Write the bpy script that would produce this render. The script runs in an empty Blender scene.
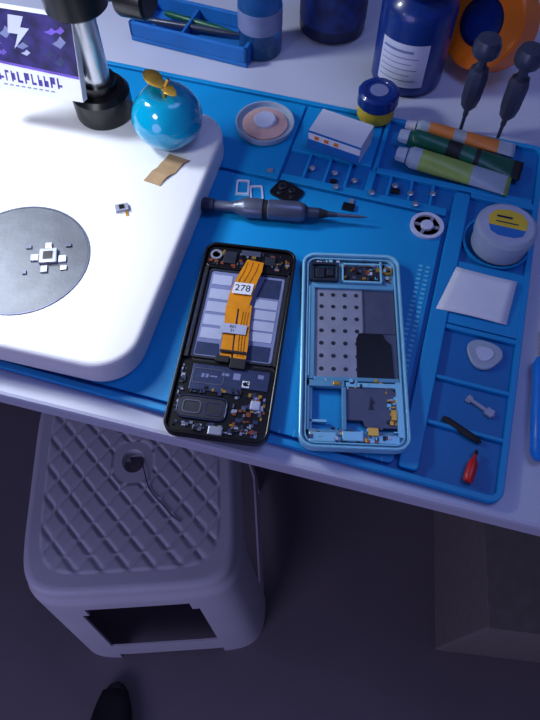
import bpy,bmesh,math,random
from mathutils import Vector,Matrix
random.seed(4)
mm=.001
T=750  # table top height in mm
SC=bpy.context.scene
SC.view_settings.view_transform='Standard'
D=math.radians

# ---------------------------------------------------------------- materials
def lin(c):
    o=[]
    for x in c:
        x=x/255
        o.append(x/12.92 if x<=.04045 else ((x+.055)/1.055)**2.4)
    return o
def mat(name,rgb,rough=.5,metal=0,var=.08,bump=0,scale=60,trans=0,ior=1.45,coat=0,sss=0,bscale=None):
    m=bpy.data.materials.new(name);m.use_nodes=True
    nt=m.node_tree;b=nt.nodes['Principled BSDF']
    c=lin(rgb)
    tc=nt.nodes.new('ShaderNodeTexCoord')
    n=nt.nodes.new('ShaderNodeTexNoise');n.inputs['Scale'].default_value=scale;n.inputs['Detail'].default_value=4
    nt.links.new(tc.outputs['Object'],n.inputs['Vector'])
    r=nt.nodes.new('ShaderNodeValToRGB')
    r.color_ramp.elements[0].position=.3;r.color_ramp.elements[1].position=.7
    r.color_ramp.elements[0].color=[min(1,x*(1-var)) for x in c]+[1]
    r.color_ramp.elements[1].color=[min(1,x*(1+var)) for x in c]+[1]
    nt.links.new(n.outputs['Fac'],r.inputs['Fac'])
    nt.links.new(r.outputs['Color'],b.inputs['Base Color'])
    b.inputs['Roughness'].default_value=rough;b.inputs['Metallic'].default_value=metal
    b.inputs['Transmission Weight'].default_value=trans;b.inputs['IOR'].default_value=ior
    b.inputs['Coat Weight'].default_value=coat
    if bump:
        n2=nt.nodes.new('ShaderNodeTexNoise');n2.inputs['Scale'].default_value=bscale or scale*4
        nt.links.new(tc.outputs['Object'],n2.inputs['Vector'])
        bp=nt.nodes.new('ShaderNodeBump');bp.inputs['Strength'].default_value=bump;bp.inputs['Distance'].default_value=.001
        nt.links.new(n2.outputs['Fac'],bp.inputs['Height']);nt.links.new(bp.outputs['Normal'],b.inputs['Normal'])
    return m
M={}
M['table']=mat('table_laminate',(188,192,212),.4,var=.04,scale=6)
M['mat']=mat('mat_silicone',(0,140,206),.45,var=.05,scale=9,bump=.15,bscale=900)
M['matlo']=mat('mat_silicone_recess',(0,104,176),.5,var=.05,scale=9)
M['mathi']=mat('mat_silicone_mark',(90,190,225),.5)
M['white']=mat('white_enamel',(226,226,230),.4,var=.02,scale=8)
M['whitepl']=mat('white_plastic',(215,215,225),.45,var=.03)
M['paper']=mat('paper',(225,228,238),.8,var=.03)
M['black']=mat('black_plastic',(14,14,18),.32,var=.2)
M['blackm']=mat('black_matte',(22,22,28),.6,var=.2)
M['dark']=mat('dark_slate',(34,38,52),.45,var=.2,scale=200)
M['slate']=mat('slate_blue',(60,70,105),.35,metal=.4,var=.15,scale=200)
M['grey']=mat('grey_metal',(150,154,172),.45,metal=.4,var=.1,scale=100)
M['greyd']=mat('grey_metal_dark',(86,90,112),.42,metal=.4,var=.1,scale=100)
M['steel']=mat('steel',(200,202,208),.28,metal=.85,var=.05)
M['plate']=mat('stage_plate',(88,92,102),.45,metal=.3,var=.14,scale=70,bump=.1,bscale=400)
M['lav']=mat('screen_backing',(122,130,172),.4,var=.12,scale=60)
M['padd']=mat('adhesive_strip',(172,178,206),.5,var=.08)
M['pad']=mat('pale_plastic',(200,205,228),.5,var=.04)
M['orange']=mat('flex_orange',(222,140,20),.35,var=.1,scale=120)
M['oranged']=mat('flex_trace',(150,80,10),.4)
M['gold']=mat('gold_contact',(215,165,70),.3,metal=.7)
M['copper']=mat('copper_bit',(165,90,60),.35,metal=.6)
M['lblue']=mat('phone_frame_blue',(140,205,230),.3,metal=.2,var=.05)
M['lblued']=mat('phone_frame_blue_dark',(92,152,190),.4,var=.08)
M['apple']=mat('apple_blue',(0,150,192),.14,var=.12,scale=30,coat=.7)
M['goldleaf']=mat('gold_leaf',(215,172,70),.3,metal=.4,var=.2)
M['kapton']=mat('brown_tape',(165,135,98),.5,var=.15)
M['pink']=mat('flux_pink',(205,165,160),.45,var=.15,scale=90)
M['clear']=mat('clear_plastic',(225,235,245),.12,trans=.75,ior=1.3,var=.01)
M['frost']=mat('frosted_plastic',(190,205,225),.3,trans=.35,ior=1.3,var=.03)
M['cyan']=mat('blue_liquid',(60,130,200),.1,trans=.7,ior=1.3,var=.05)
M['navy']=mat('navy_plastic',(12,46,120),.3,var=.15,coat=.3)
M['navyd']=mat('navy_dark',(14,24,66),.3,var=.2)
M['navyl']=mat('navy_label',(24,44,104),.5,var=.6,scale=70)
M['boxblue']=mat('carton_blue',(30,110,190),.5)
M['yellow']=mat('yellow_label',(222,190,50),.5)
M['or2']=mat('orange_plastic',(240,120,20),.35,var=.12,scale=20)
M['orm']=mat('orange_label',(214,128,62),.45,var=.15,scale=50)
M['green']=mat('green_tube',(16,84,66),.35,var=.25)
M['lime']=mat('lime_label',(140,166,84),.4,var=.15)
M['red']=mat('red_plastic',(205,40,40),.35)
M['toolgrey']=mat('tool_grey',(62,68,90),.35,metal=.3,var=.1)
M['pengrey']=mat('pen_grey',(96,102,124),.35,metal=.5,var=.1)
M['purple']=mat('purple_ink',(76,60,150),.5)
M['violet']=mat('violet_print',(110,84,190),.5,var=.3,scale=60)
M['purpled']=mat('purple_print',(44,38,100),.5,var=.8,scale=70)
M['stool']=mat('stool_plastic',(208,206,216),.5,var=.04,scale=12)
M['floor']=mat('floor_tile',(116,108,114),.5,var=.15,scale=3)
M['wall']=mat('wall_paint',(150,150,160),.8,var=.04,scale=3)
M['cardboard']=mat('cardboard',(132,124,118),.8,var=.08)
M['skyb']=mat('bright_blue_plastic',(20,120,215),.35)

# ---------------------------------------------------------------- builders (mm)
def link(o): SC.collection.objects.link(o);return o
def E(name,x,y,z=0,rz=0,rx=0,ry=0):
    o=bpy.data.objects.new(name,None);o.empty_display_size=.02
    o.location=(x*mm,y*mm,(T+z)*mm);o.rotation_euler=(D(rx),D(ry),D(rz));return link(o)
def mk(name,V,F,m,par=None,loc=(0,0,0),rot=(0,0,0),smooth=False,bev=0,seg=2,mats=None,idx=None):
    me=bpy.data.meshes.new(name)
    me.from_pydata([(v[0]*mm,v[1]*mm,v[2]*mm) for v in V],[],F)
    for x in (mats or [m]): me.materials.append(x)
    if idx:
        for p,i in zip(me.polygons,idx): p.material_index=i
    b=bmesh.new();b.from_mesh(me);bmesh.ops.recalc_face_normals(b,faces=b.faces);b.to_mesh(me);b.free()
    if smooth: me.polygons.foreach_set('use_smooth',[True]*len(me.polygons))
    o=bpy.data.objects.new(name,me);link(o)
    o.location=Vector(loc)*mm;o.rotation_euler=[D(a) for a in rot]
    if par: o.parent=par
    if bev:
        md=o.modifiers.new('bevel','BEVEL');md.width=bev*mm;md.segments=seg;md.limit_method='ANGLE';md.angle_limit=D(40)
    return o
def boxVF(x0,x1,y0,y1,z0,z1):
    V=[(x0,y0,z0),(x1,y0,z0),(x1,y1,z0),(x0,y1,z0),(x0,y0,z1),(x1,y0,z1),(x1,y1,z1),(x0,y1,z1)]
    F=[(0,3,2,1),(4,5,6,7),(0,1,5,4),(1,2,6,5),(2,3,7,6),(3,0,4,7)]
    return V,F
def box(name,x0,x1,y0,y1,z0,z1,m,par=None,bev=0,**k):
    V,F=boxVF(x0,x1,y0,y1,z0,z1);return mk(name,V,F,m,par,bev=bev,**k)
def boxes(name,L,m,par=None,bev=0,mats=None,mi=None,**k):
    V=[];F=[];idx=[]
    for i,b in enumerate(L):
        v,f=boxVF(*b);n=len(V);V+=v;F+=[tuple(a+n for a in q) for q in f]
        idx+=[mi[i] if mi else 0]*6
    return mk(name,V,F,m,par,bev=bev,mats=mats,idx=idx,**k)
def rr(w,h,r,cx=0,cy=0,n=6):
    P=[]
    for (sx,sy,a0) in ((1,1,0),(-1,1,90),(-1,-1,180),(1,-1,270)):
        for i in range(n+1):
            a=D(a0+90*i/n);P.append((cx+sx*(w/2-r)+r*math.cos(a),cy+sy*(h/2-r)+r*math.sin(a)))
    return P
def prism(name,P,z0,z1,m,par=None,bev=0,**k):
    n=len(P);V=[(p[0],p[1],z0) for p in P]+[(p[0],p[1],z1) for p in P]
    F=[tuple(reversed(range(n))),tuple(range(n,2*n))]+[(i,(i+1)%n,n+(i+1)%n,n+i) for i in range(n)]
    return mk(name,V,F,m,par,bev=bev,**k)
def ring(name,A,B,z0,z1,m,par=None,bev=0,**k):
    n=len(A);V=[(p[0],p[1],z0) for p in A]+[(p[0],p[1],z1) for p in A]+[(p[0],p[1],z0) for p in B]+[(p[0],p[1],z1) for p in B]
    F=[]
    for i in range(n):
        j=(i+1)%n
        F+=[(i,j,n+j,n+i),(n+i,n+j,3*n+j,3*n+i),(3*n+i,3*n+j,2*n+j,2*n+i),(2*n+i,2*n+j,j,i)]
    return mk(name,V,F,m,par,bev=bev,**k)
def lathe(name,prof,m,par=None,seg=40,mats=None,idx=None,smooth=True,wob=None,**k):
    V=[];F=[];I=[]
    for (r,z) in prof:
        for s in range(seg):
            a=2*math.pi*s/seg;rr_=max(r,.001)*(wob(a,z) if wob else 1);V.append((rr_*math.cos(a),rr_*math.sin(a),z))
    for i in range(len(prof)-1):
        for s in range(seg):
            t=(s+1)%seg;F.append((i*seg+s,i*seg+t,(i+1)*seg+t,(i+1)*seg+s));I.append(idx[i] if idx else 0)
    if prof[0][0]>.01: F.append(tuple(range(seg)));I.append(idx[0] if idx else 0)
    if prof[-1][0]>.01: F.append(tuple(range((len(prof)-1)*seg,len(prof)*seg)));I.append(idx[-1] if idx else 0)
    o=mk(name,V,F,m,par,smooth=smooth,mats=mats,idx=I,**k)
    if smooth:
        md=o.modifiers.new('es','EDGE_SPLIT');md.split_angle=D(35)
    return o
def cyl(name,r,z0,z1,m,par=None,x=0,y=0,bev=.3,seg=32,**k):
    b=min(bev,r*.4,(z1-z0)*.4)
    return lathe(name,[(r-b,z0),(r,z0+b),(r,z1-b),(r-b,z1)],m,par,seg=seg,loc=(x,y,0),**k)
def wire(name,pts,r,m,par=None):
    c=bpy.data.curves.new(name,'CURVE');c.dimensions='3D';c.bevel_depth=r*mm;c.bevel_resolution=3
    s=c.splines.new('NURBS');s.points.add(len(pts)-1);s.use_endpoint_u=True;s.order_u=4
    for p,q in zip(s.points,pts): p.co=(q[0]*mm,q[1]*mm,q[2]*mm,1)
    c.materials.append(m);o=link(bpy.data.objects.new(name,c))
    if par:o.parent=par
    return o
def text(name,s,size,loc,m,par,rot=(0,0,0),off=0):
    c=bpy.data.curves.new(name,'FONT');c.body=s;c.size=size*mm;c.extrude=.05*mm;c.align_x='CENTER';c.align_y='CENTER';c.offset=off*mm
    c.materials.append(m);o=link(bpy.data.objects.new(name,c));o.location=Vector(loc)*mm;o.rotation_euler=[D(a) for a in rot];o.parent=par
    return o
def scatter(name,par,x0,x1,y0,y1,z,n,mats,smin=.8,smax=3.5,h=1.2):
    L=[];mi=[]
    for i in range(n):
        a=random.uniform(smin,smax);b=random.uniform(smin,smax);x=random.uniform(x0,x1-a);y=random.uniform(y0,y1-b)
        L.append((x,x+a,y,y+b,z,z+random.uniform(.3,h)));mi.append(random.randrange(len(mats)))
    return boxes(name,L,None,par,mats=mats,mi=mi)

# ---------------------------------------------------------------- room
box('floor',-2500,2500,-2500,2000,-60,0,M['floor'])
box('wall_back',-2500,2500,740,820,0,2600,M['wall'])
box('wall_left',-2580,-2500,-2500,740,0,2600,M['wall'])
tb=E('workbench_table',0,0,0,rz=1.9)
box('top',-1000,520,-7,700,-18,0,M['table'],tb,bev=3)
for i,(x,y) in enumerate(((-970,20),(470,20),(-970,650),(470,650))):
    box('leg_%d'%(i+1),x,x+35,y,y+35,-750,-18,M['whitepl'],tb,bev=2)

# ---------------------------------------------------------------- repair mat
mt=E('silicone_repair_mat',0,0,0)
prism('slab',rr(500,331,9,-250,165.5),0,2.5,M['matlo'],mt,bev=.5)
ring('rim',rr(500,331,9,-250,165.5),rr(491,322,5,-250,165.5),2,6,M['mat'],mt,bev=.6)
prism('work_area',rr(412,218,4,-278,116.5),2,5.5,M['mat'],mt,bev=.5)
prism('rail',rr(13,250,3,-62,132),2,6.5,M['mat'],mt,bev=.8)
L=[(-55.5,-4,43,46,2,5.8),(-55.5,-4,79,82,2,5.8),(-55.5,-4,122,126,2,5.8),(-55.5,-4,127,186,2,5.5),(-55.5,-4,255,262,2,5.8)]
boxes('compartment_walls',L,M['mat'],mt,bev=.6)
ring('round_seat',rr(54,54,26.9,-29,214),rr(50,50,24.9,-29,214),2,5.5,M['mat'],mt,bev=.4)
L=[(-494,-215,229,324,2,5.5),(-213,-142,266,324,2,5.5),(-213,-72,229,237,2,5.5),(-140,-136,237,324,2,6),(-138,-6,260,266,2,6)]
boxes('top_band',L,M['mat'],mt,bev=.6)
L=[(x,x+2.5,237,266 if x<-145 else 261,2,5.5) for x in range(-196,-72,18)]
boxes('slot_dividers',L,M['mat'],mt,bev=.4)
L=[]
for j in range(26):
    y=64+j*4.3
    for x in (-84,-78.5): L.append((x,x+3.2,y,y+2.1,5.4,5.9))
boxes('screw_marks',L,M['mathi'],mt)
L=[(-190+i*10,-189.4+i*10,7,10 if i%5 else 13,5.4,5.65) for i in range(12)]
boxes('ruler_marks',L,M['mathi'],mt)

# ---------------------------------------------------------------- microscope
ms=E('stereo_microscope',0,0,5.5)
bp=rr(222,256,30,-372,131,n=12)
ca,sa=math.cos(D(2.4)),math.sin(D(2.4))
bp=[(-372+(x+372)*ca-(y-131)*sa,131+(x+372)*sa+(y-131)*ca) for x,y in bp]
prism('base',bp,0,25,M['white'],ms,bev=4,seg=4,smooth=False)
PX,PY=-366,76
cyl('stage_plate',48.5,24.6,25.6,M['plate'],ms,PX,PY,seg=64)
def circ(r): return [(PX+r*math.cos(2*math.pi*i/64),PY+r*math.sin(2*math.pi*i/64)) for i in range(64)]
ring('stage_ring',circ(49.7),circ(48.5),24.6,25.8,M['greyd'],ms)
lathe('pillar_collar',[(23,25),(24,27),(24,46),(21,50),(15,51),(15,58)],M['black'],ms,loc=(-370,238,0))
cyl('pillar',11,53,330,M['steel'],ms,-370,238)
lathe('focus_clamp',[(21,118),(23,120),(23,170),(21,172)],M['black'],ms,loc=(-370,238,0))
lathe('focus_knob',[(8,0),(8,16),(15,18),(16,20),(16,38),(14,40)],M['black'],ms,loc=(-350,238,136),rot=(0,90,0))
box('arm',-386,-364,90,238,200,226,M['black'],ms,bev=4)
lathe('objective_head',[(26,186),(30,190),(31,225),(26,245),(26,300),(20,305)],M['black'],ms,loc=(-380,74,0))
lathe('ring_light_lens',[(14,184.5),(25,184.5),(25,186),(14,186)],M['whitepl'],ms,loc=(-380,74,0))
# printed product box clipped to pillar
cf=E('printed_product_box',-411,208,62,rz=3,rx=74)
box('carton',-40,42,0,62,-7,1,M['paper'],cf,bev=.4)
prism('printed_picture',[(-39.5,24),(41.5,20),(41.5,61.5),(-39.5,61.5)],1,1.15,M['purpled'],cf)
for i in range(14):
    x=random.uniform(-36,36);y=random.uniform(27,56);a=random.uniform(2,6);b=random.uniform(2,5)
    prism('splash_%d'%(i+1),[(x-a,y-b*.4),(x-a*.2,y+b*.2),(x+a*.3,y+b),(x+a,y+b*.1),(x+a*.1,y-b)],1.1,1.2+i*.01,[M['violet'],M['lav'],M['slate'],M['padd']][i%4],cf)
prism('lightning',[(-8,58),(4,58),(0,50),(7,50),(-8,34),(-3,45),(-11,45)],1.15,1.45,M['pad'],cf)
prism('colour_band',[(-39.5,22),(41.5,18),(41.5,20),(-39.5,24)],1,1.2,M['violet'],cf)
L=[];x=-32
for i in range(11):
    wdt=random.uniform(2.5,4.6);L.append((x,x+wdt*.35,8,16,1,1.15));L.append((x,x+wdt,random.choice([8,11,14.5]),random.choice([9.5,12.5,16]),1,1.15));x+=wdt+1.8
L=[(a,b,min(c,d),max(c,d)+.3,e,f) for a,b,c,d,e,f in L]
boxes('printed_title',L,M['purple'],cf)
boxes('printed_small_line',[(-24+i*5,-21+i*5,4.5,5.6,1,1.12) for i in range(9)],M['lav'],cf)
box('clip',24,36,10,24,-14,-7,M['blackm'],cf,bev=1)

# small parts on stage
sp=E('phone_camera_module_parts',-347,82,31.1,rz=22)
box('center_body',-6.5,6.5,-6.5,6.5,0,3,M['grey'],sp,bev=.6)
box('center_glass',-3.4,3.4,-3.4,3.4,3,3.6,M['black'],sp,bev=.2)
boxes('brackets',[(-13,-7,-3,3,0,1.6),(7.5,13,-6,0,0,1.6),(-3,2,8,13,0,1.5),(-5,0,-14,-8,0,1.5),(9,14,-13,-9,0,1.2)],None,sp,bev=.3,mats=[M['grey'],M['pad'],M['steel']],mi=[0,1,2,0,2])
boxes('tiny_parts',[(-18,-15,-14,-11,0,1.2),(-17,-13,9,12,0,1.2),(12,16,8,11,0,1.4)],M['greyd'],sp,bev=.2)
sp2=E('small_camera_module',-314,141,30.5,rz=30)
box('body',-5,5,-3.4,3.4,0,2.6,M['grey'],sp2,bev=.3);box('lens',-2,2,-2,2,2.6,3.2,M['black'],sp2,bev=.2);box('tail',2,4,-8,-3,0,.6,M['gold'],sp2)
kp=E('brown_tape_piece',-299,190,30.6,rz=-8)
V=[];F=[]
for i in range(7):
    y=-18+i*5.6;z=.2+1.2*math.sin(i*.9)**2
    V+=[(-8+i*.9+math.sin(i*3.)*.8,y,z),(6+i*1.5+math.cos(i*2.)*1,y,z+.4)]
for i in range(6):F.append((2*i,2*i+1,2*i+3,2*i+2))
o=mk('tape',V,F,M['kapton'],kp);o.modifiers.new('s','SOLIDIFY').thickness=.0003

# apple
ap=E('decorative_blue_apple',-306,225,30.5)
prof=[]
for i in range(33):
    t=math.pi*i/32
    r=27*math.sin(t)*(1+.08*math.cos(t)**1) ; z=25-25*math.cos(t)
    if t<.5: z+= (1-t/.5)**1.5*4
    if t>2.45: z-= ((t-2.45)/.69)**1.6*9
    prof.append((max(r*(1.0+.05*math.sin(t)),0.02),z))
z0=min(p[1] for p in prof);prof=[(r,z-z0) for r,z in prof]
lathe('fruit',prof,M['apple'],ap,seg=48,wob=lambda a,z:1+.02*math.cos(5*a)*(abs(z-25)/25))
wire('stem',[(0,0,38),(1,0,46),(3,1,52),(5,2,55)],1.3,M['goldleaf'],ap)
V=[];F=[]
for i in range(9):
    s=i/8;w=6.5*math.sin(math.pi*min(1,s*.95+.03))**.8
    V+=[(1-s*22,-w+s*5,50+7*s-6*s*s),(1-s*22,s*5,48.5+7*s-6*s*s),(1-s*22,w+s*5,50+7*s-6*s*s)]
for i in range(8):
    a=3*i;F+=[(a,a+1,a+4,a+3),(a+1,a+2,a+5,a+4)]
for nm,rz,k in (('leaf_1',-18,1.1),('leaf_2',165,.75)):
    o=mk(nm,[(v[0]*k,v[1]*k,v[2]-1) for v in V],F,M['goldleaf'],ap,smooth=True,rot=(0,0,rz));o.modifiers.new('s','SOLIDIFY').thickness=.0006

# blue tool tray behind
og=E('blue_tool_tray',-345,395,0,rz=-4)
box('floor_plate',-62,62,-26,26,0,5,M['boxblue'],og,bev=1)
boxes('walls',[(-62,62,-26,-22,5,20),(-62,62,22,26,5,20),(-62,-58,-26,26,5,20),(58,62,-26,26,5,20),(-10,-7,-22,22,5,16)],M['boxblue'],og,bev=1)
lathe('tweezer_rod',[(1.5,0),(3,6),(3,70),(1,100)],M['toolgrey'],og,rot=(0,90,6),loc=(-50,-6,12),seg=14)
lathe('green_rod',[(2,0),(3.2,4),(3.2,60),(1,82)],M['green'],og,rot=(0,90,-4),loc=(-40,10,12),seg=14)

# ---------------------------------------------------------------- bottles
cb=E('clear_solvent_bottle',-281,397,0)
lathe('bottle',[(19,0),(21,3),(21,70),(19,80),(9,92),(9,100)],M['cyan'],cb)
lathe('cap',[(10,98),(10.5,99),(10.5,116),(9,118)],M['skyb'],cb)
lathe('label',[(21.2,26),(21.3,26.1),(21.3,46),(21.2,46.1)],M['lav'],cb)
dj=E('navy_flux_jar',-222,452,0)
lathe('jar',[(30,0),(33,3),(33,58),(30,64),(28,66)],M['navyd'],dj)
lathe('lid',[(32,66),(34,67),(34,84),(32,86),(0,86)],M['navy'],dj)
lathe('label',[(33.2,14),(33.3,14.1),(33.3,50),(33.2,50.1)],M['navyl'],dj)
bb=E('blue_chemical_bottle',-136,398,0,rz=-8)
lathe('body',[(30,0),(33,4),(33,72),(31,80),(22,88),(22,92)],M['navy'],bb,seg=48)
lathe('cap',[(27,90),(29,92),(29,118),(27,120),(0,120)],M['navyd'],bb,seg=48,wob=lambda a,z:1+.015*math.cos(24*a))
V=[];F=[];n=16
for i in range(n+1):
    a=D(-128+i*78/n);V+=[(33.4*math.cos(a),33.4*math.sin(a),12),(33.4*math.cos(a),33.4*math.sin(a),54)]
for i in range(n):F.append((2*i,2*i+2,2*i+3,2*i+1))
mk('label',V,F,M['pad'],bb,smooth=True)
for k in range(6):
    V=[];F=[]
    z=46-k*5.5
    for i in range(n+1):
        a=D(-124+i*(60 if k%2 else 50)/n);V+=[(33.6*math.cos(a),33.6*math.sin(a),z),(33.6*math.cos(a),33.6*math.sin(a),z+(2.4 if k==0 else .8))]
    for i in range(n):F.append((2*i,2*i+2,2*i+3,2*i+1))
    mk('label_line_%d'%(k+1),V,F,M['lav'],bb)
sj=E('small_blue_jar',-152,329,6)
lathe('jar',[(15,0),(16.5,1.5),(16.5,13),(15,15)],None,sj,mats=[M['navy'],M['yellow']],idx=[0,1,0])
lathe('lid',[(17,14),(18,15),(18,25),(16,27),(12,27),(11.5,26.2),(0,26.2)],M['navy'],sj,wob=lambda a,z:1+.012*math.cos(28*a))
lathe('lid_badge',[(8,26.2),(8,26.6)],M['lav'],sj)
# orange roll
orr=E('orange_tape_roll',-72,436,41,rz=-35,rx=62)
lathe('roll',[(21,-17),(38,-17),(40,-15),(40,15),(38,17),(21,17),(21,-17)],M['or2'],orr,seg=56)
lathe('core',[(19,-17.5),(21,-17.5),(21,17.5),(19,17.5),(19,-17.5)],M['navyd'],orr,seg=56)
lathe('core_disc',[(0,10),(20,10),(20,12),(0,12)],M['navy'],orr,seg=40)

# screwdrivers standing
for nm,x,y in (('precision_screwdriver',-75,335),('precision_screwdriver',-42,332)):
    s=E(nm,x,y,0,rz=20,rx=0)
    lathe('shaft',[(.9,0),(1.6,3),(1.6,18),(2.4,20),(2.4,36)],M['toolgrey'],s,seg=16)
    lathe('grip',[(3.4,26),(6.6,31),(8.2,40),(8.6,60),(7,66),(4,68),(4,76)],M['toolgrey'],s,seg=24,wob=lambda a,z:1+.04*math.cos(8*a))
    lathe('swivel_cap',[(4,76),(9.5,78),(11,81),(11,87),(9,92),(0,93)],M['toolgrey'],s,seg=24)

# tubes
def tube(name,a,b,r,z,mA,mB,capm,bands):
    dx=b[0]-a[0];dy=b[1]-a[1];Ln=math.hypot(dx,dy);e=E(name,a[0],a[1],z,rz=math.degrees(math.atan2(dy,dx)))
    V=[];F=[];I=[];n=20;K=24
    for i in range(K+1):
        s=i/K;x=s*Ln;w=r*(1+.35*s);h=r*(1-s**1.6)+.5*s
        if i==0: w=h=r*.75
        for j in range(n):
            t=2*math.pi*j/n;V.append((x,w*math.cos(t),h*math.sin(t)+r*1.0-(r*.45)*s))
    for i in range(K):
        for j in range(n):
            F.append((i*n+j,i*n+(j+1)%n,(i+1)*n+(j+1)%n,(i+1)*n+j));I.append(1 if any(p<=i/K<q for p,q in bands) else 0)
    F+= [tuple(range(n)),tuple(range(K*n,K*n+n))];I+=[0,0]
    mk('tube_body',V,F,mA,e,smooth=True,mats=[mA,mB],idx=I)
    lathe('cap',[(r*.45,-1),(r*.7,-1.2),(r*.62,-9),(r*.5,-10),(0,-10)],capm,e,rot=(0,90,0),loc=(0,0,r),seg=20,wob=lambda a,z:1+.03*math.cos(10*a))
    return e
tube('orange_glue_tube',(-113,321),(-26,319),6.5,2.8,M['orm'],M['frost'],M['whitepl'],[(0,.12),(.35,.5),(.8,1)])
tube('green_glue_tube',(-116,303),(-18,294),8.5,2.8,M['green'],M['blackm'],M['frost'],[(.3,.42),(.55,.62),(.9,1)])
tube('lime_glue_tube',(-114,280),(-26,274),9,2.8,M['frost'],M['lime'],M['frost'],[(.12,.62),(.92,1)])

# dish
ds=E('flux_dish',-243,286,5.6)
lathe('dish',[(23,0),(25,1.5),(26,7),(24.8,7),(23.5,3),(0,2.5)],M['frost'],ds)
lathe('flux',[(0,6.5),(12,6.8),(17,5.5),(20,4.5),(20,3)],M['pink'],ds)
lathe('lid_disc',[(0,10),(9,10),(10,9),(10,6)],M['pad'],ds)
# carton
cx=E('small_carton',-174,283,5.6,rz=-10)
box('carton',-24,24,-15,15,0,19,M['paper'],cx,bev=.5)
box('front_print',-24.1,24.1,-15.3,-15,0,10,M['boxblue'],cx)
boxes('icons',[(-18+i*9,-14+i*9,-15.5,-15.2,11.5,15) for i in range(3)],M['or2'],cx,bev=.3)
box('lid_line',-24,24,-15.3,-15,17,19,M['boxblue'],cx)
# pen screwdriver
pn=E('electric_screwdriver_pen',-264,177,14,rz=10.5)
pr=[(0,0),(4.6,0),(5.6,1),(5.6,10),(4,11),(4,26),(5,28),(7.4,34),(8.2,36),(8.2,50),(7.4,51),(7.4,54),(8.2,55),(8.2,80),(6.5,84),(4.4,86),(4.4,95),(2.6,102),(1.8,110),(1.3,128),(.3,134)]
lathe('body',pr,None,pn,rot=(0,90,0),seg=28,mats=[M['toolgrey'],M['pengrey'],M['blackm']],idx=[0,0,0,0,1,1,1,1,1,2,2,1,1,1,0,0,2,0,1,1])
# sim trays
for i,(x,y,r) in enumerate(((-240,211,14),(-227,208,20))):
    s=E('sim_tray',x,y,5.6,rz=r)
    ring('frame',rr(11,17,1.6,n=3),rr(8,12.5,1,n=3),0,1,M['pad'],s);box('front',-6,6,-10,-8.3,0,1.6,M['lblue'],s,bev=.2)
cl=E('camera_lens_cover',-203,216,5.6,rz=-20)
prism('plate',rr(25,19,4),0,1.6,M['black'],cl,bev=.3)
for i,(x,y,r) in enumerate(((-6,2.5,3.6),(3,3,2.8),(-4,-4.5,2.4),(7,-3,2))):
    cyl('lens_%d'%(i+1),r,1.6,2.6,M['dark'],cl,x,y);cyl('lens_glass_%d'%(i+1),r*.55,2.5,2.8,M['black'],cl,x,y)
rg=E('metal_bezel_ring',-85,213,5.6)
lathe('ring',[(10.5,0),(13.5,0),(13.5,2.2),(10.5,2.2),(10.5,0)],M['pad'],rg)
box('spoke_1',-10.6,10.6,-1.3,1.3,.3,1.6,M['grey'],rg);box('spoke_2',-10.6,10.6,-1.3,1.3,.3,1.6,M['grey'],rg,rot=(0,0,70));cyl('hub',5,0,3,M['pad'],rg)
smn=E('loose_screws_and_chips',0,0,0)
for i,(x,y,zz) in enumerate(((-170,250,2.5),(-152,246,2.5),(-118,250,2.5),(-104,245,2.5),(-135,234,5.5),(-98,232,5.5),(-165,232,5.5),(-190,250,2.5),(-86,250,2.5))):
    lathe('screw_%d'%(i+1),[(1.2,0),(1.2,2),(2.6,2.2),(2.6,3.2),(1.2,3.6)],M['steel'],smn,seg=14,loc=(x,y,zz))
boxes('chips',[(-155,-145,211,218,5.6,8),(-151,-147,219,224,5.6,7),(-120,-113,243,248,2.6,5),(-172,-166,240,244,2.6,4.4),(-226,-221,234,238,5.6,7)],None,smn,bev=.3,mats=[M['black'],M['grey']],mi=[0,1,0,0,1])
# round jar w label
rj=E('round_solder_paste_jar',-27,213,2.7)
lathe('jar',[(20,0),(22,2),(22,14),(23.5,15),(23.5,22),(21,24)],M['frost'],rj)
lathe('paste',[(20,2),(20.5,12),(0,13)],M['padd'],rj)
lathe('lid_top',[(0,24.2),(20,24.2),(20.6,23.6)],None,rj,mats=[M['padd'],M['padd']],idx=[0,1])
prism('label_yellow',[(-14,-3),(14,-3),(15,6),(10,13),(0,15.5),(-10,13),(-15,6)],24.2,24.4,M['yellow'],rj)
prism('label_blue',[(-14,-3),(14,-3),(12,-9),(6,-12),(-6,-12),(-12,-9)],24.2,24.5,M['boxblue'],rj)
boxes('label_print',[(-9,3,6,8,24.4,24.5),(-9,8,1,2.2,24.4,24.5)],M['navyd'],rj)
# paper
pp=E('white_paper_slip',-35,157,6)
V=[];F=[];N=8
for i in range(N+1):
    for j in range(N+1):
        s=i/N;t=j/N
        x=-27+52*s-3*(1-t)+ 2*t*(1-s)*3
        y=-21+43*t+ (-3*s*t);z=.5+2.2*s*s*t+1.2*math.sin(s*3)*(1-t)
        V.append((x,y,z))
for i in range(N):
    for j in range(N):
        a=i*(N+1)+j;F.append((a,a+1,a+N+2,a+N+1))
o=mk('sheet',V,F,M['paper'],pp,smooth=True);o.modifiers.new('s','SOLIDIFY').thickness=.0002
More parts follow.
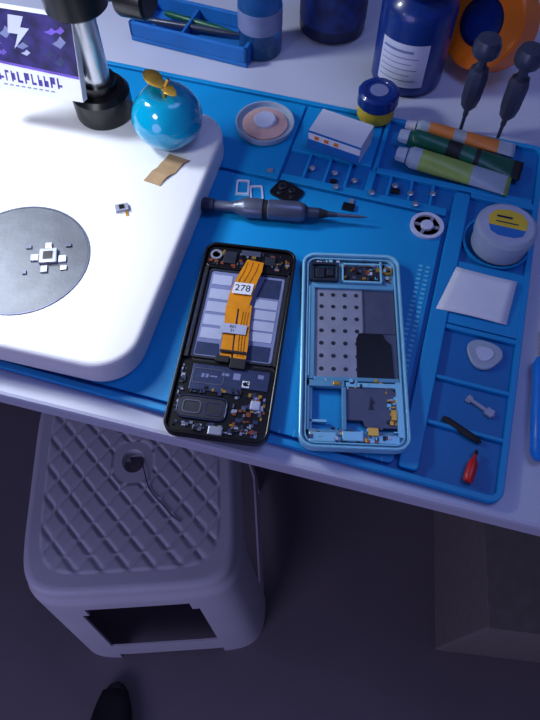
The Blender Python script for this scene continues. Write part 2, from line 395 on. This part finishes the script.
# pick
pk=E('plastic_opening_pick',-25,108,2.7,rz=-5)
P=[]
for i in range(36):
    a=2*math.pi*i/36;r=12.5*(1+.08*math.cos(3*(a+D(90))));P.append((r*math.cos(a),r*math.sin(a)*.95))
prism('pick',P,0,3,M['frost'],pk,bev=1,seg=3)
prism('ridge',[(p[0]*.5,p[1]*.5) for p in P],3,3.5,M['pad'],pk,bev=.4)
mc=E('metal_clip',-22,66,2.8,rz=-25)
boxes('clip',[(-11,11,-1.4,1.4,0,2),(-11,-7,-3,3,0,1.4),(4,10,-3,3,0,2.6)],M['grey'],mc,bev=.4)
bs=E('black_spudger_stub',-46,50,5.2,rz=-22)
lathe('stick',[(1.4,0),(2.4,4),(2.4,20),(2,26),(.5,30)],M['blackm'],bs,rot=(0,90,0),seg=16)
rc=E('red_probe_cap',-21,30,6.3,rz=-97)
lathe('cap',[(1,0),(1.5,4),(2.8,6),(3.5,9),(3.5,19),(2.8,21),(0,21)],M['red'],rc,rot=(0,90,0),seg=20)
lathe('collar',[(1.2,-2),(1.3,1)],M['blackm'],rc,rot=(0,90,0),seg=16)
bh=E('blue_pliers_handle',18,52,0,rz=4)
for nm,x,rz in (('grip_1',0,0),('grip_2',14,-9)):
    lathe(nm,[(3,0),(5.5,4),(6,30),(5,60),(5.5,72),(3,78)],M['skyb'],bh,rot=(-90,0,rz),loc=(x,-15,6.2),seg=20)
box('jaw',1,15,60,92,2,9,M['steel'],bh,bev=2)

# ---------------------------------------------------------------- left phone
lp=E('disassembled_black_phone',-200.5,68.5,6.1,rz=8.2)
ring('frame',rr(71,161,9),rr(67,157,7),0,7.6,M['black'],lp,bev=.6)
prism('midplate',rr(67.5,157.5,7),.3,3,M['blackm'],lp)
prism('screen_backing',rr(58,76,3,1,18),3,3.7,M['lav'],lp,bev=.1)
ring('backing_border',rr(60,78,3,1,18),rr(56.5,74.5,2,1,18),3,4.4,M['dark'],lp)
L=[(-25,-10,43,52,3.7,4.1)]
for k in range(4): L.append((-25,-9,30-k*11.5,39-k*11.5,3.7,4.0))
for k in range(4): L.append((10,27,26-k*9.5,34-k*9.5,3.7,4.0))
boxes('adhesive_pads',L,M['padd'],lp,bev=.2)
prism('blue_slate_panel',[(10,36),(27,36),(27,53),(14,53)],3.7,4,M['slate'],lp)  # slate-coloured panels on the screen backing, three in all
prism('lower_slate_panel',[(8,-18),(27,-18),(27,-6),(12,-6)],3.7,4,M['slate'],lp)
prism('left_slate_panel',[(-26,-18),(-8,-18),(-10,-8),(-26,-8)],3.7,3.9,M['slate'],lp)
box('side_channel',-33.2,-29.5,-22,58,3,6,M['blackm'],lp,bev=.4)
box('side_flex',-31.8,-30.8,-15,50,6,6.3,M['slate'],lp)
box('side_channel_right',31,33.2,-22,58,3,6,M['blackm'],lp,bev=.4)
prism('upper_housing',rr(66,20,5,0,67.5),3,5.6,M['black'],lp,bev=.4)
lathe('camera_ring',[(3,5.6),(4.6,5.6),(4.6,7),(3,7),(3,5.6)],M['grey'],lp,loc=(-26,69,0),seg=24)
box('camera_module',-20,-10,62,73,5.6,7.2,M['dark'],lp,bev=.4)
box('earpiece',-7,8,71,76,5.6,6.8,M['greyd'],lp,bev=.4)
box('sensor_block',12,20,64,72,5.6,7,M['dark'],lp,bev=.4)
scatter('upper_components',lp,-32,31,58.5,76,5.6,56,[M['dark'],M['copper'],M['greyd'],M['grey'],M['gold'],M['black']],.8,3.6)
prism('lower_housing',rr(66,54,5,0,-51),3,5.2,M['black'],lp,bev=.4)
prism('shield_plate',[(-24,-27),(30,-27),(30,-42),(12,-42),(10,-47),(-24,-47)],5.2,6,M['slate'],lp,bev=.2)
ring('shield_outline',rr(22,12,2,-12,-36),rr(20.6,10.6,1.5,-12,-36),6,6.3,M['greyd'],lp)
box('qr_label',12,17,-41,-36,6,6.2,M['paper'],lp);scatter('qr_dots',lp,12.4,16.6,-40.6,-36.4,6.15,18,[M['black']],.5,1.2,.4)
boxes('stickers',[(-3,2,-34,-32,6,6.15),(5,10,-36,-31,6,6.15),(22,26,-33,-30,6,6.15)],M['lav'],lp)
boxes('board_print',[(-17,-15,-37,-34,6,6.1),(-14,-12,-37,-34,6,6.1),(-11,-6,-36,-35,6,6.1)],M['lav'],lp)
ring('speaker_rim',rr(34,17,5,-12,-60),rr(32.6,15.6,4,-12,-60),5.2,6.6,M['slate'],lp,bev=.2)
prism('speaker_box',rr(32,15,4,-12,-60),5.2,6.2,M['dark'],lp,bev=.3)
ring('speaker_membrane',rr(13,10,3,-19,-60),rr(11,8,2,-19,-60),6.2,6.6,M['greyd'],lp)
ring('speaker_membrane_b',rr(12,10,3,-4,-60),rr(10.6,8.6,2,-4,-60),6.2,6.5,M['slate'],lp)
box('vibration_motor',20,27,-57,-50,5.2,7,M['padd'],lp,bev=1)
box('usb_port',-5,5,-79,-72,5.2,7.3,M['grey'],lp,bev=1)
scatter('lower_components',lp,8,31,-76,-46,5.2,60,[M['dark'],M['copper'],M['grey'],M['greyd'],M['slate'],M['gold'],M['lav']],.8,3.4)
scatter('bottom_components',lp,-30,30,-77,-69,5.2,44,[M['dark'],M['grey'],M['greyd'],M['slate'],M['lav'],M['black']],.8,3.4)
scatter('edge_components',lp,-32,-27,-68,-28,5.2,20,[M['dark'],M['slate'],M['grey']],.8,3)
scatter('shield_bits',lp,-24,30,-50,-42,5.6,26,[M['dark'],M['slate'],M['black'],M['gold']],.8,3,1)
def ribbon(name,pts,w,m,par,th=.35):
    V=[];F=[]
    for i,(x,y,z) in enumerate(pts):
        a=pts[max(0,i-1)];b=pts[min(len(pts)-1,i+1)];dx=b[0]-a[0];dy=b[1]-a[1];L_=math.hypot(dx,dy) or 1
        nx,ny=-dy/L_,dx/L_;ww=w[i] if isinstance(w,list) else w
        V+=[(x+nx*ww/2,y+ny*ww/2,z),(x-nx*ww/2,y-ny*ww/2,z)]
    for i in range(len(pts)-1):F.append((2*i,2*i+1,2*i+3,2*i+2))
    o=mk(name,V,F,m,par);o.modifiers.new('s','SOLIDIFY').thickness=th*mm;return o
ribbon('flex_upper',[(5,66,7.6),(4,58,8.2),(1,46,8),(-1,34,7),(-2,22,6.4)],[13,15,16,17,16],M['orange'],lp)
ribbon('flex_left',[(-6,24,6.2),(-5,8,5.8),(-4,-8,5.6),(-3,-20,6.4)],[9,8,8,8],M['orange'],lp)
ribbon('flex_right',[(4,26,6.3),(5,8,6.2),(6,-6,6.6),(7,-22,7)],[9,9,10,9],M['orange'],lp)
for i,x in enumerate((-2.5,1.5,6)):
    ribbon('trace_%d'%(i+1),[(x+2,64,8),(x+1,56,8.6),(x-2,46,8.4),(x-4,35,7.4)],.35,M['oranged'],lp,.1)
for i,x in enumerate((3,5,7)):
    ribbon('trace_r%d'%(i+1),[(x,20,6.8),(x,8,6.6),(x+1,-6,7),(x+2,-18,7.4)],.35,M['oranged'],lp,.1)
prism('flex_label',[(-8,34),(6.5,34),(7.5,44),(-7,44)],8.3,8.5,M['paper'],lp)
text('flex_label_text','278',8,(-.5,39,8.6),M['dark'],lp)
prism('flex_label_small',[(-11,0),(8,0),(8,8),(-11,8)],7.1,7.3,M['padd'],lp)
text('flex_code','R01\n31',3.2,(-2,4,7.4),M['dark'],lp)
boxes('flex_connectors',[(-10,0,-24,-19,5.3,8),(1,12,-28,-20,5.3,8.2),(-8,11,-16,-14,6.8,8)],M['blackm'],lp,bev=.4)

# ---------------------------------------------------------------- right phone
rp=E('disassembled_light_blue_phone',-117.5,85,6.1,rz=14)
ring('frame',rr(74,160,10),rr(69.5,155.5,8),0,7.6,M['lblue'],rp,bev=.8)
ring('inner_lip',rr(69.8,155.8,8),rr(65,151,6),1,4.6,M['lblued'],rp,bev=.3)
ring('inner_rail',rr(66.5,152.5,7),rr(64.5,150.5,6),3,5.8,M['lblue'],rp,bev=.2)
box('battery_plate',-27,8,-26,50,1,2.6,M['grey'],rp)
box('battery_plate_side',8,32,-26,50,1,2.4,M['greyd'],rp)
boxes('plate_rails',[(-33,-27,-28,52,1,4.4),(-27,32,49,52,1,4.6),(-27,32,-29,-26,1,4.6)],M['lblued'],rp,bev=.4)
boxes('rail_tops',[(-32,-30.6,-26,50,4.4,5)],M['lblue'],rp)
n=0
for r_ in range(7):
    for c_ in range(4):
        n+=1
        cyl('hole_%d'%n,1.7,2.6,2.75,M['dark'],rp,-22+c_*8.6,44-r_*10.5,bev=.02,seg=12)
boxes('plate_lines',[(8,9,-26,50,2.4,3),(8,32,11,12,2.4,3)],M['greyd'],rp)
P=[(3,-26),(3,6),(5,11),(22,11),(24,6),(28,2),(29,-26)]
prism('black_sheet',P,2.6,3.1,M['black'],rp)
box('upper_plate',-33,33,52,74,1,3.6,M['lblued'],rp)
ring('camera_housing',rr(22,17,2.5,-20,63),rr(18,13,1.5,-20,63),3.6,6.8,M['dark'],rp,bev=.3)
box('camera_hole',-28,-12,57.5,68.5,3.6,4.2,M['black'],rp)
boxes('camera_parts',[(-27,-20,58,67,4.2,5.6),(-18.5,-13,60,67,4.2,5.2)],M['dark'],rp,bev=.5)
box('upper_recess',-6,22,56,70,3.6,4.2,M['dark'],rp,bev=.4)
boxes('upper_ribs',[(-7,23,54,55.5,3.6,6),(-7,-5.5,54,72,3.6,6),(22,23.5,54,74,3.6,6),(-7,23,70.5,72,3.6,6)],M['lblue'],rp,bev=.3)
lathe('front_camera_ring',[(2.2,3.6),(3.6,3.6),(3.6,5.5),(2.2,5.5),(2.2,3.6)],M['gold'],rp,loc=(28,66,0),seg=20)
scatter('upper_bits',rp,-6,31,54,74,4,56,[M['lblue'],M['dark'],M['gold'],M['copper'],M['pad'],M['greyd'],M['black']],.8,3.4,1.6)
scatter('upper_bits_left',rp,-32,-8,70,75,3.6,14,[M['lblue'],M['dark'],M['pad']],.8,3,1.6)
boxes('window_frame',[(-33,-30,-70,-29,1,5),(-33,-6,-34,-29,1,5),(-33,-6,-70,-66,1,5),(-8,-5,-66,-34,1,5)],M['lblued'],rp,bev=.4)
boxes('window_ribs',[(-30,-28,-66,-34,1,3),(-30,-18,-60,-58,1,3)],M['lblue'],rp,bev=.3)
prism('lower_metal_plate',[(-5,-33),(26,-33),(30,-38),(30,-63),(8,-63),(6,-58),(-5,-58)],1,3.4,M['greyd'],rp,bev=.2)
boxes('lower_side_rib',[(29,33,-70,-29,1,5),(-5,30,-33.4,-30,1,4.4)],M['lblue'],rp,bev=.3)
prism('flag_icon',[(10,-50),(14,-50),(13,-45),(15,-45),(12,-40),(11,-45)],3.4,3.6,M['dark'],rp)
box('bottom_plate',-33,33,-76,-66,1,3.8,M['lblued'],rp)
boxes('bottom_ribs',[(-30,-12,-75,-68,3.8,5.4),(-8,6,-74,-67,3.8,5.8),(10,30,-75,-69,3.8,5.2)],M['lblue'],rp,bev=.5)
scatter('bottom_bits',rp,-31,31,-75,-64,4.2,64,[M['lblue'],M['dark'],M['gold'],M['copper'],M['pad'],M['greyd']],.8,3.2,1.8)
scatter('mid_bits',rp,-31,31,-35,-27,3,50,[M['lblue'],M['pad'],M['gold'],M['dark'],M['lblue']],.8,3,2)
scatter('right_bits',rp,22,32,-62,-36,3.4,26,[M['lblue'],M['gold'],M['copper'],M['dark']],.8,3,1.6)
boxes('gold_springs',[(-14,-9,-33,-30,5,5.8),(9,16,-70,-64,5,6.4),(25,29,-58,-50,4,5.4)],M['gold'],rp,bev=.3)

# ---------------------------------------------------------------- stool
st=E('plastic_stool',-343,46,-350,rz=20)
NS=240
def sq(k,R):
    a=2*math.pi*k/NS;c,s=math.cos(a),math.sin(a);n=R
    d=(abs(c)**n+abs(s)**n)**(-1/n);return c*d,s*d*1.1
half=125
V=[];F=[]
rows=[]
def addrow(fn):
    rows.append([len(V)+k for k in range(NS)])
    for k in range(NS): V.append(fn(k))
HO=18
addrow(lambda k:(13*math.cos(2*math.pi*k/NS),HO+13*math.sin(2*math.pi*k/NS),-14))
NR=150
for i in range(NR+1):
    s=i/NR;R=2+s*4.5;sz=14+(half-8-14)*s
    def fn(k,R=R,sz=sz,s=s):
        x,y=sq(k,R);x*=sz;y=y*sz+HO*(1-s)
        e=max(0,min(1,(s-.1)/.03))*max(0,min(1,(.9-s)/.03))
        u=(x+y*.8)*math.pi/30;w=(x-y*.8)*math.pi/30
        q=min(1,min(abs(math.sin(u)),abs(math.sin(w)))*1.9)
        q=q*q*(3-2*q)
        return (x,y,e*(-1.2+2.6*q))
    addrow(fn)
for (dz,sc) in ((-1,half-4),(-4,half-1),(-10,half),(-28,half+2),(-30,half+4),(-44,half+5.5)):
    addrow(lambda k,dz=dz,sc=sc:(sq(k,6.5)[0]*sc,sq(k,6.5)[1]*sc,dz))
for i in range(len(rows)-1):
    for k in range(NS):
        j=(k+1)%NS;F.append((rows[i][k],rows[i][j],rows[i+1][j],rows[i+1][k]))
zs=[-44,-60,-90,-150,-230,-300,-320,-345,-370,-400]
prev=rows[-1]
for zi in range(1,len(zs)):
    z=zs[zi];sc=half+5.5+(-z-44)*.07
    addrow(lambda k,z=z,sc=sc:(sq(k,6.5)[0]*sc,sq(k,6.5)[1]*sc,z))
    cur=rows[-1]
    for k in range(NS):
        a=(k+.5)*360/NS%90
        corner=abs(a-45)<16+ (4 if zi<3 else 0)
        rail=(zs[zi]<=-320 and zs[zi]>=-370)
        if corner or rail or zi==1:
            j=(k+1)%NS;F.append((prev[k],prev[j],cur[j],cur[k]))
    prev=cur
o=mk('seat_and_legs',V,F,M['stool'],st,smooth=True);md=o.modifiers.new('s','SOLIDIFY');md.thickness=.003
o.modifiers.new('es','EDGE_SPLIT').split_angle=D(60)
wr=E('thin_grey_cable',-343,46,-350,rz=20)
wire('cable',[(0,20,-8),(3,24,0),(12,17,3.2),(16,-6,3),(24,-28,3),(38,-38,3),(50,-58,3),(60,-62,3)],.7,M['slate'],wr)

sl=E('black_slipper',-325,-296,-750,rz=14)
out=[]
for i in range(28):
    a=2*math.pi*i/28;x=36*math.cos(a)*(1+.12*math.sin(a));y=122*math.sin(a);out.append((x*.95,y))
prism('sole',out,0,22,M['blackm'],sl,bev=5)
V=[];F=[]
for i in range(7):
    y=20+i*15;w=38*math.sqrt(max(.05,1-(y/128)**2));h=52-i*4.5
    for j in range(11):
        a=math.pi*j/10;V.append((w*math.cos(a),y,20+(h-20)*math.sin(a)))
for i in range(6):
    for j in range(10):
        a=i*11+j;F.append((a,a+1,a+12,a+11))
o=mk('strap',V,F,M['blackm'],sl,smooth=True);o.modifiers.new('s','SOLIDIFY').thickness=.004
bx=E('cardboard_box',262,190,-750,rz=10)
box('carton',-165,165,-150,150,0,300,M['cardboard'],bx,bev=3)
box('flap_1',-165,-1,-150,150,300,303,M['cardboard'],bx);box('flap_2',1,165,-150,150,300,303,M['cardboard'],bx)
box('sealing_tape',-25,25,-150.5,150.5,303,303.4,M['kapton'],bx)

# ---------------------------------------------------------------- lights
def area(name,loc,tgt,size,en,col,shape='DISK'):
    l=bpy.data.lights.new(name,'AREA');l.shape=shape;l.size=size;l.energy=en;l.color=col
    o=link(bpy.data.objects.new(name,l));o.location=loc
    d=Vector(tgt)-Vector(loc);o.rotation_euler=d.to_track_quat('-Z','Y').to_euler();return o
area('microscope_ring_lamp',(-.38,.074,.75+.183),(-.38,.074,.75),.05,.3,(.92,.96,1))
area('desk_lamp_light',(-.62,.20,1.10),(-.42,.10,.77),.10,2.2,(.86,.93,1))
area('ceiling_lamp_light',(.3,.5,2.3),(-.1,.15,.75),.9,6.8,(.33,.43,1))
area('stool_fill_light',(-.7,-1.4,1.0),(-.25,-.0,.4),.9,7,(.56,.53,1))  # added blue-violet fill to brighten the stool, not an actual window
w=bpy.data.worlds.new('world');SC.world=w;w.use_nodes=True
w.node_tree.nodes['Background'].inputs[0].default_value=(.32,.33,.75,1);w.node_tree.nodes['Background'].inputs[1].default_value=.16

# ---------------------------------------------------------------- camera
c=bpy.data.cameras.new('camera');c.sensor_fit='VERTICAL';c.sensor_height=24;c.lens=640/720*24;c.clip_start=.01
o=link(bpy.data.objects.new('camera',c));o.location=(-.1083,-.1531,1.155);o.rotation_euler=(D(29),0,D(16.5));SC.camera=o
